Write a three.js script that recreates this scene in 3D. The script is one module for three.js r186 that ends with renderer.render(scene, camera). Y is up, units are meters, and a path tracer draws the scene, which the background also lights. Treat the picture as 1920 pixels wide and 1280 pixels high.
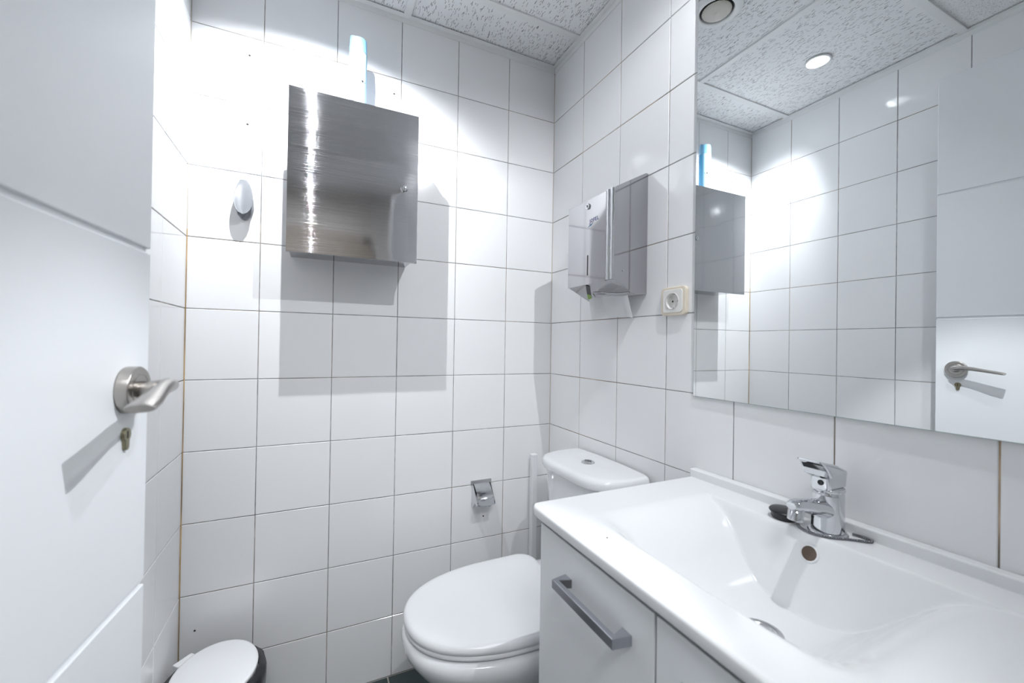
import * as THREE from 'three';
import { RoundedBoxGeometry } from 'three/addons/geometries/RoundedBoxGeometry.js';
import { RectAreaLightUniformsLib } from 'three/addons/lights/RectAreaLightUniformsLib.js';
import { FontLoader } from 'three/addons/loaders/FontLoader.js';
import { TextGeometry } from 'three/addons/geometries/TextGeometry.js';
import { mergeGeometries, mergeVertices } from 'three/addons/utils/BufferGeometryUtils.js';

// ---------------------------------------------------------------- camera, exposure
const scene = new THREE.Scene();
scene.background = new THREE.Color(0x000000);
const camera = new THREE.PerspectiveCamera(2 * Math.atan(640 / 778.33) * 180 / Math.PI, 1.5, 0.02, 20);
camera.rotation.order = 'YXZ';
camera.position.set(-0.8496, 1.1148, 1.4270);
camera.rotation.set(0.352 * Math.PI / 180, -25.4 * Math.PI / 180, 0.908 * Math.PI / 180);
camera.focus = 1.75; camera.userData.fStop = 5.0;
scene.add(camera);
const renderer = new THREE.WebGLRenderer({ antialias: true });
renderer.toneMapping = THREE.LinearToneMapping;
renderer.toneMappingExposure = 3.2;
renderer.shadowMap.enabled = true;
RectAreaLightUniformsLib.init();

// the lamps (each is built, with its light, further down)
const LAMP_COLOUR = new THREE.Color().setRGB(0.94, 0.965, 1.0);
const LAMP_A = { x: -0.882, z: 0.478, power: 1.8, cone: 52, soft: 0.22, aim: [0.07, -0.66, -0.70], penumbra: 1.0, lift: 0.0165 };
const LAMP_B = { x: -0.105, y: 2.035, z: 1.185, power: 1.30, cone: 19, soft: 0.3, penumbra: 0.28, aim: [-0.845, -1.415, -0.335] };   // added over the mirror, unseen; stands in for lamp light the mirror reflects
const LAMP_D = { x: -0.26, z: 1.255, power: 0.85, cone: 66, soft: 0.3, aim: [0.15, -0.60, -0.70], penumbra: 0.7, lift: 0.008 };   // recessed, over the washbasin
const LAMP_C = { x: -0.95, z: 2.25, size: 0.6, power: 6.2 };                                         // added corridor ceiling panel, unseen; fill from behind the camera

// ---------------------------------------------------------------- sizes
const LX = -1.1756, FZ = 1.5, CY = 2.2133, TILE = 0.2;

// ---------------------------------------------------------------- helpers
let seed = 7;
const rnd = () => { seed = (seed * 1664525 + 1013904223) >>> 0; return seed / 4294967296; };
const lin = (r, g, b) => new THREE.Color().setRGB(r, g, b);
const V = (x, y, z) => new THREE.Vector3(x, y, z);
const used = {};
function numbered(n) { if (!(n in used)) { used[n] = 0; return n; } used[n]++; return n + '_' + String(used[n]).padStart(3, '0'); }
function prep(g) {
  g = g.index ? g.toNonIndexed() : g.clone();
  if (!g.attributes.uv) g.setAttribute('uv', new THREE.BufferAttribute(new Float32Array(g.attributes.position.count * 2), 2));
  for (const k of Object.keys(g.attributes)) if (!['position', 'normal', 'uv'].includes(k)) g.deleteAttribute(k);
  g.groups = [];
  return g;
}
const join = (list) => list.length === 1 ? list[0] : mergeGeometries(list.map(prep));
function at(g, x = 0, y = 0, z = 0, rx = 0, ry = 0, rz = 0) {
  g = g.clone();
  if (rx) g.rotateX(rx); if (ry) g.rotateY(ry); if (rz) g.rotateZ(rz);
  g.translate(x, y, z); return g;
}
function mesh(name, geo, mat, parent) {
  const m = new THREE.Mesh(Array.isArray(geo) ? join(geo) : geo, mat);
  m.name = parent ? name : numbered(name);
  m.castShadow = m.receiveShadow = true;
  (parent || scene).add(m);
  return m;
}
function thing(name, label, category, pos = [0, 0, 0], turn = 0, group) {
  const g = new THREE.Group(); g.name = numbered(name); scene.add(g);
  g.position.set(...pos); g.rotation.y = turn;
  g.userData = { label, category }; if (group) g.userData.group = group;
  return g;
}
function tag(o, label, category, group) { o.userData = { label, category }; if (group) o.userData.group = group; return o; }
function struct(o, label, category) { o.userData = { kind: 'structure', label, category }; return o; }
const box = (w, h, d) => new THREE.BoxGeometry(w, h, d);
const rbox = (w, h, d, r, s = 3) => new RoundedBoxGeometry(w, h, d, s, r);
const cyl = (r1, r2, h, n = 40) => new THREE.CylinderGeometry(r1, r2, h, n);
const lathe = (pts, n = 48) => new THREE.LatheGeometry(pts.map(p => new THREE.Vector2(p[0], p[1])), n);
function tube(pts, r, n = 40, k = 10, closed = false) { return new THREE.TubeGeometry(new THREE.CatmullRomCurve3(pts, closed, 'centripetal'), n, r, k, closed); }
function shapeOf(pts) { const s = new THREE.Shape(); pts.forEach((p, i) => i ? s.lineTo(p[0], p[1]) : s.moveTo(p[0], p[1])); s.closePath(); return s; }
function extrude(pts, depth, bevel = 0, seg = 2) {
  const s = Array.isArray(pts) ? shapeOf(pts) : pts;
  return new THREE.ExtrudeGeometry(s, { depth: depth - 2 * bevel, bevelEnabled: bevel > 0, bevelThickness: bevel, bevelSize: bevel, bevelOffset: -bevel, bevelSegments: seg, curveSegments: 24 }).translate(0, 0, bevel);
}
// skin over rings of points, smooth, with optional flat caps
function loft(rings, capA = true, capB = true) {
  const n = rings[0].length, pos = [], uv = [], idx = [];
  rings.forEach((r, j) => { for (let i = 0; i <= n; i++) { const p = r[i % n]; pos.push(p.x, p.y, p.z); uv.push(i / n, j / (rings.length - 1)); } });
  for (let j = 0; j < rings.length - 1; j++) for (let i = 0; i < n; i++) { const a = j * (n + 1) + i, b = a + 1, c = a + n + 1, d = c + 1; idx.push(a, b, d, a, d, c); }
  let g = new THREE.BufferGeometry();
  g.setAttribute('position', new THREE.Float32BufferAttribute(pos, 3)); g.setAttribute('uv', new THREE.Float32BufferAttribute(uv, 2)); g.setIndex(idx);
  g.computeVertexNormals();
  const nm = g.attributes.normal;     // close the seam
  for (let j = 0; j < rings.length; j++) { const a = j * (n + 1), b = a + n; const s = V(nm.getX(a) + nm.getX(b), nm.getY(a) + nm.getY(b), nm.getZ(a) + nm.getZ(b)).normalize(); nm.setXYZ(a, s.x, s.y, s.z); nm.setXYZ(b, s.x, s.y, s.z); }
  const out = [g];
  const cap = (r, flip) => {
    const c = r.reduce((s, p) => s.add(p), V(0, 0, 0)).multiplyScalar(1 / n), ps = [], us = [], ix = [];
    ps.push(c.x, c.y, c.z); us.push(.5, .5); r.forEach((p, i) => { ps.push(p.x, p.y, p.z); us.push(.5 + .5 * Math.cos(i / n * 6.283), .5 + .5 * Math.sin(i / n * 6.283)); });
    for (let i = 0; i < n; i++) flip ? ix.push(0, 1 + (i + 1) % n, 1 + i) : ix.push(0, 1 + i, 1 + (i + 1) % n);
    const q = new THREE.BufferGeometry(); q.setAttribute('position', new THREE.Float32BufferAttribute(ps, 3)); q.setAttribute('uv', new THREE.Float32BufferAttribute(us, 2)); q.setIndex(ix); q.computeVertexNormals(); return q;
  };
  if (capA) out.push(cap(rings[0], true)); if (capB) out.push(cap(rings[rings.length - 1], false));
  return join(out);
}
function canvas(w, h, draw, srgb = true) {
  const c = document.createElement('canvas'); c.width = w; c.height = h; draw(c.getContext('2d'), w, h);
  const t = new THREE.CanvasTexture(c); if (srgb) t.colorSpace = THREE.SRGBColorSpace; t.wrapS = t.wrapT = THREE.RepeatWrapping; t.magFilter = THREE.LinearFilter; return t;
}
function noiseTexture(n, f, srgb) {      // f(i,j,noise) -> [r,g,b] 0..255 ; tileable value noise
  const G = {}; const grid = (k) => G[k] || (G[k] = Float32Array.from({ length: k * k }, () => rnd()));
  const noise = (x, y, k) => { const g = grid(k); const u = x * k, v = y * k; const i = Math.floor(u), j = Math.floor(v), a = u - i, b = v - j, s = a * a * (3 - 2 * a), t = b * b * (3 - 2 * b); const q = (p, r) => g[((r % k + k) % k) * k + (p % k + k) % k]; return (q(i, j) * (1 - s) + q(i + 1, j) * s) * (1 - t) + (q(i, j + 1) * (1 - s) + q(i + 1, j + 1) * s) * t; };
  const d = new Uint8Array(n * n * 4);
  for (let j = 0; j < n; j++) for (let i = 0; i < n; i++) { const c = f(i / n, j / n, noise); d.set([c[0], c[1], c[2], 255], (j * n + i) * 4); }
  const t = new THREE.DataTexture(d, n, n); t.wrapS = t.wrapT = THREE.RepeatWrapping; t.magFilter = THREE.LinearFilter; t.minFilter = THREE.LinearFilter; if (srgb) t.colorSpace = THREE.SRGBColorSpace; t.needsUpdate = true; return t;
}
const phys = (o) => new THREE.MeshPhysicalMaterial(o);

// ---------------------------------------------------------------- materials
const glazeBump = noiseTexture(128, (x, y, n) => { const v = 255 * (0.7 * n(x, y, 4) + 0.3 * n(x, y, 9)); return [v, v, v]; });
const tileMats = [0, 1, 2, 3].map(i => phys({ color: lin(0.855 + 0.006 * i, 0.860 + 0.006 * i, 0.870 + 0.005 * i), roughness: 0.07 + 0.02 * i }));
const groutOf = (stain) => noiseTexture(512, (x, y, n) => { const a = n(x, y, 12), b = n(x, y, 60), c = n(x, y, 5); const d = 0.55 + 0.35 * a + 0.25 * b; const tan = Math.max(0, c - 1 + stain) * 1.6; return [Math.min(255, (170 + 20 * tan) * d), Math.min(255, (170 - 16 * tan) * d), Math.min(255, (171 - 56 * tan) * d)]; }, true);
const groutMat = phys({ map: groutOf(0.3), roughness: 0.95 }), groutStained = phys({ map: groutOf(0.6), roughness: 0.95 });
const sealTex = noiseTexture(256, (x, y, n) => { const a = n(x, y, 8), b = n(x, y, 40), d = 0.6 + 0.5 * a + 0.2 * b; return [Math.min(255, 178 * d), Math.min(255, 150 * d), Math.min(255, 108 * d)]; }, true);
const sealMat = phys({ map: sealTex, roughness: 0.7 });
const sealPale = phys({ color: lin(0.56, 0.52, 0.46), roughness: 0.7 });
const ceramic = phys({ color: lin(0.82, 0.83, 0.845), roughness: 0.1 });
const basinMat = phys({ color: lin(0.82, 0.83, 0.84), roughness: 0.12 });
const plasticWhite = phys({ color: lin(0.80, 0.81, 0.825), roughness: 0.25 });
const lacquer = phys({ color: lin(0.82, 0.835, 0.85), roughness: 0.28 });
const doorPaint = phys({ color: lin(0.82, 0.84, 0.86), roughness: 0.38 });
const chrome = phys({ color: lin(0.66, 0.67, 0.69), metalness: 1, roughness: 0.06 });
const chromeDull = phys({ color: lin(0.60, 0.60, 0.61), metalness: 1, roughness: 0.2 });
const nickel = phys({ color: lin(0.46, 0.435, 0.41), metalness: 1, roughness: 0.27 });
const alu = phys({ color: lin(0.50, 0.51, 0.55), metalness: 1, roughness: 0.26 });
const scratches = (() => { // fine horizontal brushing: most rows lie flat, some are scored and tip the light up or down
  const w = 64, h = 2048, d = new Uint8Array(w * h * 4);
  for (let j = 0; j < h; j++) { const scored = rnd() < 0.24, g = (rnd() + rnd() + rnd() - 1.5) * 0.62; let t = scored ? g : (rnd() - .5) * 0.012; for (let i = 0; i < w; i++) { const n = V(0, t, 1).normalize(); d.set([127.5 + 127.5 * n.x, 127.5 + 127.5 * n.y, 127.5 + 127.5 * n.z, 255], (j * w + i) * 4); } }
  const x = new THREE.DataTexture(d, w, h); x.wrapS = x.wrapT = THREE.RepeatWrapping; x.magFilter = THREE.LinearFilter; x.minFilter = THREE.LinearFilter; x.repeat.set(1, 9); x.needsUpdate = true; return x;
})();
const steel = phys({ color: lin(0.52, 0.52, 0.535), metalness: 1, roughness: 0.065, normalMap: scratches });
const steelSoft = phys({ color: lin(0.46, 0.46, 0.475), metalness: 1, roughness: 0.08 });
const blackPlastic = phys({ color: lin(0.012, 0.013, 0.015), roughness: 0.35 });
const bagMat = phys({ color: lin(0.012, 0.013, 0.015), roughness: 0.18 });
const darkHole = phys({ color: lin(0.03, 0.026, 0.024), roughness: 0.8 });
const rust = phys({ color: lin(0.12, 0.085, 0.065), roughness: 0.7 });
const cream = phys({ color: lin(0.78, 0.70, 0.58), roughness: 0.35 });
const ivory = phys({ color: lin(0.80, 0.79, 0.76), roughness: 0.35 });
const brass = phys({ color: lin(0.26, 0.24, 0.16), metalness: 1, roughness: 0.3 });
const frameMat = phys({ color: lin(0.74, 0.75, 0.76), roughness: 0.5 });

// ---------------------------------------------------------------- tiled walls
const tileGeos = new Map();
function tileGeo(w, h) {
  const key = w.toFixed(4) + 'x' + h.toFixed(4);
  if (!tileGeos.has(key)) {
    const c = 0.0011, t = 0.006, a = w / 2, b = h / 2, p = [], n = [], u = [], ix = [];
    const quad = (q) => { const k = p.length / 3; q.forEach(v => { p.push(...v); u.push(v[0] + 0.1, v[1] + 0.1); }); ix.push(k, k + 1, k + 2, k, k + 2, k + 3); };
    const F = [[-a + c, -b + c, 0], [a - c, -b + c, 0], [a - c, b - c, 0], [-a + c, b - c, 0]], M = [[-a, -b, -c], [a, -b, -c], [a, b, -c], [-a, b, -c]], B = [[-a, -b, -t], [a, -b, -t], [a, b, -t], [-a, b, -t]];
    quad(F);
    for (let i = 0; i < 4; i++) { const j = (i + 1) % 4; quad([F[j], F[i], M[i], M[j]]); quad([M[j], M[i], B[i], B[j]]); }
    const g = new THREE.BufferGeometry(); g.setAttribute('position', new THREE.Float32BufferAttribute(p, 3)); g.setAttribute('uv', new THREE.Float32BufferAttribute(u.map(v => v / 0.2), 2)); g.setIndex(ix);
    const f = g.toNonIndexed(); f.computeVertexNormals(); tileGeos.set(key, f);
  }
  return tileGeos.get(key);
}
// a wall: its bed lies just behind the tile faces; local x runs along the wall, local z out of it
function tiledWall(name, label, origin, turn, us, vs, holes, slab, grout = groutMat) {
  const bed = new THREE.Mesh(slab, grout); bed.name = name; bed.castShadow = bed.receiveShadow = true; scene.add(bed);
  bed.position.set(...origin); bed.rotation.y = turn; struct(bed, label, 'wall');
  const J = 0.0021;
  for (let i = 0; i + 1 < us.length; i++) for (let j = 0; j + 1 < vs.length; j++) {
    const w = us[i + 1] - us[i] - J, h = vs[j + 1] - vs[j] - J, x = (us[i] + us[i + 1]) / 2, y = (vs[j] + vs[j + 1]) / 2;
    if (w < 0.004 || h < 0.004 || holes.some(q => x > q[0] && x < q[1] && y > q[2] && y < q[3])) continue;
    const t = mesh('tile', tileGeo(w, h), tileMats[Math.floor(rnd() * 4)], bed);
    t.position.set(x, y, (rnd() - 0.5) * 0.0003);
    t.rotation.set((rnd() - 0.5) * 0.004, (rnd() - 0.5) * 0.004, 0);
  }
  return bed;
}
const rows = [0]; for (let i = 1; i <= 11; i++) rows.push(i * TILE); rows.push(2.2300);
const slabBox = (w, h, t, x0) => { const g = box(w, h, t).translate(x0 + w / 2, h / 2, -t / 2 - 0.0013); const p = g.attributes.position, u = g.attributes.uv; for (let i = 0; i < p.count; i++) u.setXY(i, p.getX(i) / 0.9, p.getY(i) / 0.9); return g; };
const backCols = [LX, -1.0, -0.8, -0.6, -0.4, -0.2, 0];
const wallBack = tiledWall('wall_back', 'glossy white square tiled wall with steel cabinet', [0, 0, 0], 0, backCols, rows, [], slabBox(-LX + 0.2, 2.5, 0.1, LX - 0.1));
const zs = [0]; for (let i = 1; i <= 7; i++) zs.push(i * TILE); zs.push(FZ);
const wallRight = tiledWall('wall_right', 'glossy white square tiled wall with mirror and washbasin', [0, 0, 0], -Math.PI / 2, zs, rows, [], slabBox(FZ + 0.1, 2.5, 0.1, 0), groutStained);
const wallLeft = tiledWall('wall_left', 'glossy white square tiled wall beside the door', [LX, 0, 0], Math.PI / 2, zs.map(z => -z).reverse(), rows, [], slabBox(FZ + 0.1, 2.5, 0.1, -FZ - 0.1));
// front wall with the doorway the camera stands in
const DX0 = -1.135, DX1 = -0.415, DH = 2.05;
{
  const s = new THREE.Shape(); s.moveTo(LX - .1, 0); s.lineTo(DX0, 0); s.lineTo(DX0, DH); s.lineTo(DX1, DH); s.lineTo(DX1, 0); s.lineTo(0.1, 0); s.lineTo(0.1, 2.5); s.lineTo(LX - .1, 2.5); s.closePath();
  const g = new THREE.ExtrudeGeometry(s, { depth: 0.1, bevelEnabled: false }); g.rotateY(Math.PI); g.translate(0, 0, -0.0013);   // local x = -world x
  const us = [0, 0.2, 0.4, -DX1, 0.6, 0.8, 1.0, -DX0, -LX], vs = [...rows.slice(0, 11), DH, 2.2, 2.23];
  tiledWall('wall_front', 'white tiled wall around the doorway', [0, 0, FZ], Math.PI, us, vs, [[-DX1, -DX0, -1, DH]], g);
}
// stained sealant in the corners
{
  const bead = (y0, y1, r) => { const g = cyl(r, r, y1 - y0, 8).translate(0, (y0 + y1) / 2, 0); const u = g.attributes.uv, p = g.attributes.position; for (let i = 0; i < u.count; i++) u.setXY(i, u.getX(i) * .2, p.getY(i) * 1.1); return g; };
  struct(mesh('trim_1', at(bead(0, 1.42, 0.0017), LX + 0.0006, 0, 0.0006), sealMat), 'yellowed sealant line in the left tiled corner', 'sealant');
  struct(mesh('trim_2', at(bead(1.42, 2.19, 0.0014), LX + 0.0006, 0, 0.0006), sealPale), 'pale sealant line high in the left tiled corner', 'sealant');
  struct(mesh('trim_3', at(bead(0, 2.19, 0.0018), -0.0006, 0, 0.0006), sealPale), 'pale tan sealant line in the right tiled corner', 'sealant');
}
// drilled holes and spots in the back wall tiles: flat discs, shade painted dark
for (const [x, y, r] of [[-1.0361, 1.9461, .0032], [-1.038, 1.7437, .0032], [-0.6237, 1.9462, .0032], [-0.2782, 0.4797, .0028], [-1.1392, 0.3004, .0028]]) mesh('drill_hole_disc', at(lathe([[0, 0.0004], [r * 0.8, 0.0004], [r, 0]], 14).rotateX(Math.PI / 2), x, y, 0.0002), darkHole, wallBack);

// ---------------------------------------------------------------- floor
{
  const m = mesh('floor', box(-LX + 0.2, 0.08, FZ + 0.2).translate(LX / 2, -0.0412, FZ / 2), phys({ color: lin(0.36, 0.35, 0.32), roughness: 0.9 }));
  struct(m, 'dark slate green tiled floor with pale joints', 'floor');
  const mats = [0, 1, 2].map(i => phys({ color: lin(0.026 + .006 * i, 0.040 + .006 * i, 0.042 + .006 * i), roughness: 0.3, bumpMap: glazeBump, bumpScale: 0.0006 }));
  const xs = [LX, -0.912, -0.612, -0.312, -0.012, 0], fz = [0, 0.3, 0.6, 0.9, 1.2, 1.5, 1.6];
  for (let i = 0; i + 1 < xs.length; i++) for (let j = 0; j + 1 < fz.length; j++) {
    const w = xs[i + 1] - xs[i] - 0.004, d = fz[j + 1] - fz[j] - 0.004; if (w < 0.01) continue;
    const t = mesh('floor_tile', tileGeo(w, d), mats[(i + j * 2) % 3], m); t.rotation.x = -Math.PI / 2; t.position.set((xs[i] + xs[i + 1]) / 2, 0, (fz[j] + fz[j + 1]) / 2);
  }
}

// ---------------------------------------------------------------- suspended ceiling
const fissure = (plain) => canvas(1024, 1024, (c, w, h) => {
  c.fillStyle = '#ecedee'; c.fillRect(0, 0, w, h);
  const m = 26;
  for (let i = 0; i < 26000; i++) { const v = 214 + rnd() * 41; c.fillStyle = `rgba(${v},${v + 2},${v + 4},0.5)`; c.fillRect(m + rnd() * (w - 2 * m), m + rnd() * (h - 2 * m), 2.5, 2.5); }
  if (!plain) for (let i = 0; i < 2000; i++) {
    const x = m + rnd() * (w - 2 * m), y = m + rnd() * (h - 2 * m), l = 9 + rnd() * rnd() * 30, a = Math.PI / 2 + (rnd() - 0.5) * 0.5;
    const v = 88 + rnd() * 66; c.strokeStyle = `rgb(${v},${v + 1},${v + 2})`; c.lineWidth = 1.2 + rnd() * 1.5; c.beginPath(); c.moveTo(x, y);
    c.quadraticCurveTo(x + Math.cos(a) * l / 2 + (rnd() - .5) * 7, y + Math.sin(a) * l / 2, x + Math.cos(a) * l, y + Math.sin(a) * l); c.stroke();
  } else for (let i = 0; i < 9000; i++) { const v = 140 + rnd() * 50; c.fillStyle = `rgb(${v},${v},${v})`; c.fillRect(m + rnd() * (w - 2 * m), m + rnd() * (h - 2 * m), 1.5 + rnd() * 2, 1.5 + rnd() * 2); }
});
const panelMat = phys({ map: fissure(false), roughness: 0.95 }), panelPlain = phys({ map: fissure(true), roughness: 0.95 });
const gridMat = phys({ color: lin(0.80, 0.81, 0.81), roughness: 0.45 });
const gx = [-1.187, -0.587, 0.013], gz = [-0.416, 0.184, 0.784, 1.384, 1.984];
const ceilingRoot = mesh('ceiling', box(-LX + 0.3, 0.05, FZ + 0.3).translate(LX / 2, CY + 0.155, FZ / 2), phys({ color: lin(0.3, 0.3, 0.3), roughness: 0.9 }));
struct(ceilingRoot, 'suspended ceiling of white fissured panels in a grid', 'ceiling');
const VENT = { x: -0.325, z: 0.484 };
function panel(i, j, holes, mat) {
  const x0 = Math.max(gx[i], LX - 0.005), x1 = Math.min(gx[i + 1], 0.005), z0 = Math.max(gz[j], -0.005), z1 = Math.min(gz[j + 1], FZ + 0.005);
  const s = shapeOf([[x0, -z0], [x1, -z0], [x1, -z1], [x0, -z1]]);
  for (const [hx, hz, r] of holes) { const p = new THREE.Path(); p.absarc(hx, -hz, r, 0, Math.PI * 2, true); s.holes.push(p); }
  const g = new THREE.ExtrudeGeometry(s, { depth: 0.014, bevelEnabled: false, curveSegments: 32 }); g.rotateX(-Math.PI / 2);
  const u = g.attributes.uv, p = g.attributes.position; for (let k = 0; k < u.count; k++) u.setXY(k, (p.getX(k) - gx[i]) / 0.6, (p.getZ(k) - gz[j]) / 0.6);
  mesh('ceiling_panel', g.translate(0, CY + 0.0045, 0), mat, ceilingRoot);
}
const LR = 0.036;   // radius of a lamp opening
for (let i = 0; i < 2; i++) for (let j = 0; j < 4; j++) {
  const holes = [];
  if (i === 0 && j === 1) holes.push([LAMP_A.x, LAMP_A.z, LR]);
  if (i === 1 && j === 2) holes.push([LAMP_D.x, LAMP_D.z, LR]);
  if (i === 1 && j === 1) holes.push([VENT.x, VENT.z, 0.0535]);
  panel(i, j, holes, j === 2 && i === 0 ? panelPlain : panelMat);
}
for (let j = 1; j < 4; j++) mesh('grid_bar', rbox(-LX - 0.004, 0.006, 0.024, 0.0012, 2).translate(LX / 2, CY + 0.0016, gz[j]), gridMat, ceilingRoot);
for (let j = 0; j < 4; j++) { const z0 = Math.max(gz[j] + 0.012, 0.002), z1 = Math.min(gz[j + 1] - 0.012, FZ); mesh('grid_bar', rbox(0.024, 0.006, z1 - z0, 0.0012, 2).translate(-0.587, CY + 0.0016, (z0 + z1) / 2), gridMat, ceilingRoot); }
// wall angle
const angle = (len) => [rbox(len, 0.002, 0.019, 0.0008, 1).translate(0, 0, 0.0095), rbox(len, 0.019, 0.0016, 0.0007, 1).translate(0, -0.0095, 0.0012)];
for (const [x, z, t, l] of [[LX / 2, 0, 0, -LX], [0, FZ / 2, -Math.PI / 2, FZ], [LX, FZ / 2, Math.PI / 2, FZ], [LX / 2, FZ, Math.PI, -LX]]) {
  const m = mesh('wall_angle', angle(l - 0.004), gridMat, ceilingRoot); m.position.set(x, CY, z); m.rotation.y = t;
}

// ---------------------------------------------------------------- corridor outside the doorway
{
  const wallPaint = phys({ color: lin(0.55, 0.54, 0.52), roughness: 0.8 }), wood = phys({ color: lin(0.30, 0.26, 0.215), roughness: 0.5 });
  const Z0 = FZ + 0.1013, Z1 = 3.1, X0 = -2.6, X1 = 0.9, H = 2.45;
  struct(mesh('wall_corridor_far', box(X1 - X0, H, 0.1).translate((X0 + X1) / 2, H / 2, Z1 + 0.05), wallPaint), 'plain grey corridor wall behind the camera', 'wall');
  struct(mesh('wall_corridor_left', box(0.1, H, Z1 - Z0).translate(X0 - 0.05, H / 2, (Z0 + Z1) / 2), wallPaint), 'corridor end wall to the left of the doorway', 'wall');
  struct(mesh('wall_corridor_right', box(0.1, H, Z1 - Z0).translate(X1 + 0.05, H / 2, (Z0 + Z1) / 2), wallPaint), 'corridor end wall to the right of the doorway', 'wall');
  struct(mesh('wall_corridor_near', [box(LX - .1 - X0, H, 0.1).translate((X0 + LX - .1) / 2, H / 2, FZ + 0.0513), box(X1 - 0.1, H, 0.1).translate((X1 + 0.1) / 2, H / 2, FZ + 0.0513)], wallPaint), 'corridor side of the bathroom wall', 'wall');
  struct(mesh('ceiling_corridor', box(X1 - X0, 0.08, Z1 - Z0).translate((X0 + X1) / 2, H + 0.04, (Z0 + Z1) / 2), phys({ color: lin(0.7, 0.7, 0.7), roughness: 0.9 })), 'plain white corridor ceiling', 'ceiling');
  struct(mesh('floor_corridor', box(X1 - X0, 0.08, Z1 - Z0 - 0.1).translate((X0 + X1) / 2, -0.041, (Z0 + Z1) / 2 + 0.05), phys({ color: lin(0.12, 0.115, 0.11), roughness: 0.5 })), 'dark corridor floor outside the doorway', 'floor');
  const d = thing('door_2', 'closed brown wooden door across the corridor', 'door', [-1.25, 0, Z1 - 0.022]); d.userData.kind = 'structure';
  mesh('leaf', rbox(0.8, 2.03, 0.04, 0.003, 2).translate(0.4, 1.017, 0), wood, d);
  mesh('frame', [box(0.07, 2.1, 0.03).translate(-0.04, 1.05, 0), box(0.07, 2.1, 0.03).translate(0.84, 1.05, 0), box(0.95, 0.07, 0.03).translate(0.4, 2.07, 0)], wood, d);
}
// door lining in the doorway
struct(mesh('trim_4', [box(0.02, DH, 0.104).translate(DX0 + 0.01, DH / 2, FZ + 0.05), box(0.02, DH, 0.104).translate(DX1 - 0.01, DH / 2, FZ + 0.05), box(DX1 - DX0 - 0.04, 0.02, 0.104).translate((DX0 + DX1) / 2, DH - 0.01, FZ + 0.05),
  rbox(0.06, DH + 0.06, 0.012, 0.003, 2).translate(DX1 + 0.022, (DH + 0.06) / 2, FZ - 0.006), rbox(DX1 - DX0 + 0.03, 0.06, 0.012, 0.003, 2).translate((DX0 + DX1) / 2 + 0.01, DH + 0.03, FZ - 0.006)], frameMat), 'white painted door lining around the doorway', 'door frame');

// ---------------------------------------------------------------- door leaf, standing open along the left wall
{
  const TH = Math.acos(0.1059), LEN = 0.72, ex = -1.0361, ez = 0.7659, hx = ex - 0.1059 * LEN, hz = ez + 0.9944 * LEN;
  const d = new THREE.Group(); d.name = numbered('door_1'); scene.add(d); d.position.set(hx, 0, hz); d.rotation.y = TH;
  struct(d, 'white panelled door standing open at the left with a lever handle', 'door');
  // local x: hinge -> free edge, local z: towards the camera's side
  mesh('core', rbox(LEN - 0.004, 2.006, 0.032, 0.002, 2).translate(LEN / 2, 0.008 + 1.003, -0.0195), doorPaint, d);
  const ys = [0.008, 0.406, 0.8143, 1.2226, 1.632, 2.02];
  for (let i = 0; i < 5; i++) { const y0 = ys[i] + (i ? 0.003 : 0), y1 = ys[i + 1] - (i < 4 ? 0.003 : 0); mesh('door_panel', rbox(LEN, y1 - y0, 0.012, 0.0018, 3).translate(LEN / 2, (y0 + y1) / 2, -0.006), doorPaint, d); }
  const X = LEN - 0.050, Y = 1.056;
  const h = mesh('handle', lathe([[0, 0], [0.0262, 0], [0.0265, 0.0015], [0.0265, 0.0115], [0.0252, 0.0130], [0.0185, 0.0132], [0.0180, 0.0124], [0.0172, 0.0124], [0.0168, 0.0134], [0, 0.0134]], 56).rotateX(Math.PI / 2).translate(X, Y, 0), nickel, d);
  // lever: neck out of the rosette, then towards the hinge, flattening into a blade
  const prof = [[0, .010, 0, .0100, .0100], [0, .026, .001, .0092, .0092], [-.001, .036, .003, .0090, .0095], [-.008, .0422, .0055, .0082, .0095], [-.022, .0455, .0060, .0070, .0085], [-.045, .0490, .0040, .0060, .0092], [-.070, .0530, 0, .0052, .0105], [-.092, .0565, -.0035, .0048, .0120], [-.107, .0580, -.0060, .0045, .0125], [-.111, .0583, -.0068, .0036, .0121]];
  const rings = prof.map((p, i) => {
    const a = prof[Math.max(0, i - 1)], b = prof[Math.min(prof.length - 1, i + 1)];
    const t = V(b[0] - a[0], b[2] - a[2], b[1] - a[1]).normalize(), up = V(0, 1, 0), side = V().crossVectors(up, t).normalize(), u2 = V().crossVectors(t, side).normalize();
    return Array.from({ length: 24 }, (_, k) => { const q = k / 24 * Math.PI * 2; const cx = Math.cos(q), sy = Math.sin(q); return V(X + p[0], Y + p[2], p[1]).addScaledVector(side, cx * p[4]).addScaledVector(u2, sy * p[3]); });
  });
  mesh('lever', loft(rings), nickel, h);
  const k = mesh('lock_cylinder', at(extrude((() => { const s = new THREE.Shape(); s.absarc(0, 0, 0.0076, -0.9, Math.PI + 0.9, false); s.lineTo(-0.0040, -0.013); s.absarc(0, -0.0132, 0.0042, Math.PI, Math.PI * 2, false); s.closePath(); return s; })(), 0.004, 0.0006), LEN - 0.0525, 1.006, -0.0005), brass, d);
  mesh('key_slot', at(rbox(0.0016, 0.0085, 0.002, 0.0004, 1), LEN - 0.0525, 1.006, 0.0030), blackPlastic, k);
  mesh('latch_plate', at(rbox(0.002, 0.16, 0.02, 0.0006, 1), LEN - 0.0004, 1.03, -0.0195), nickel, d);
}

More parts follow.
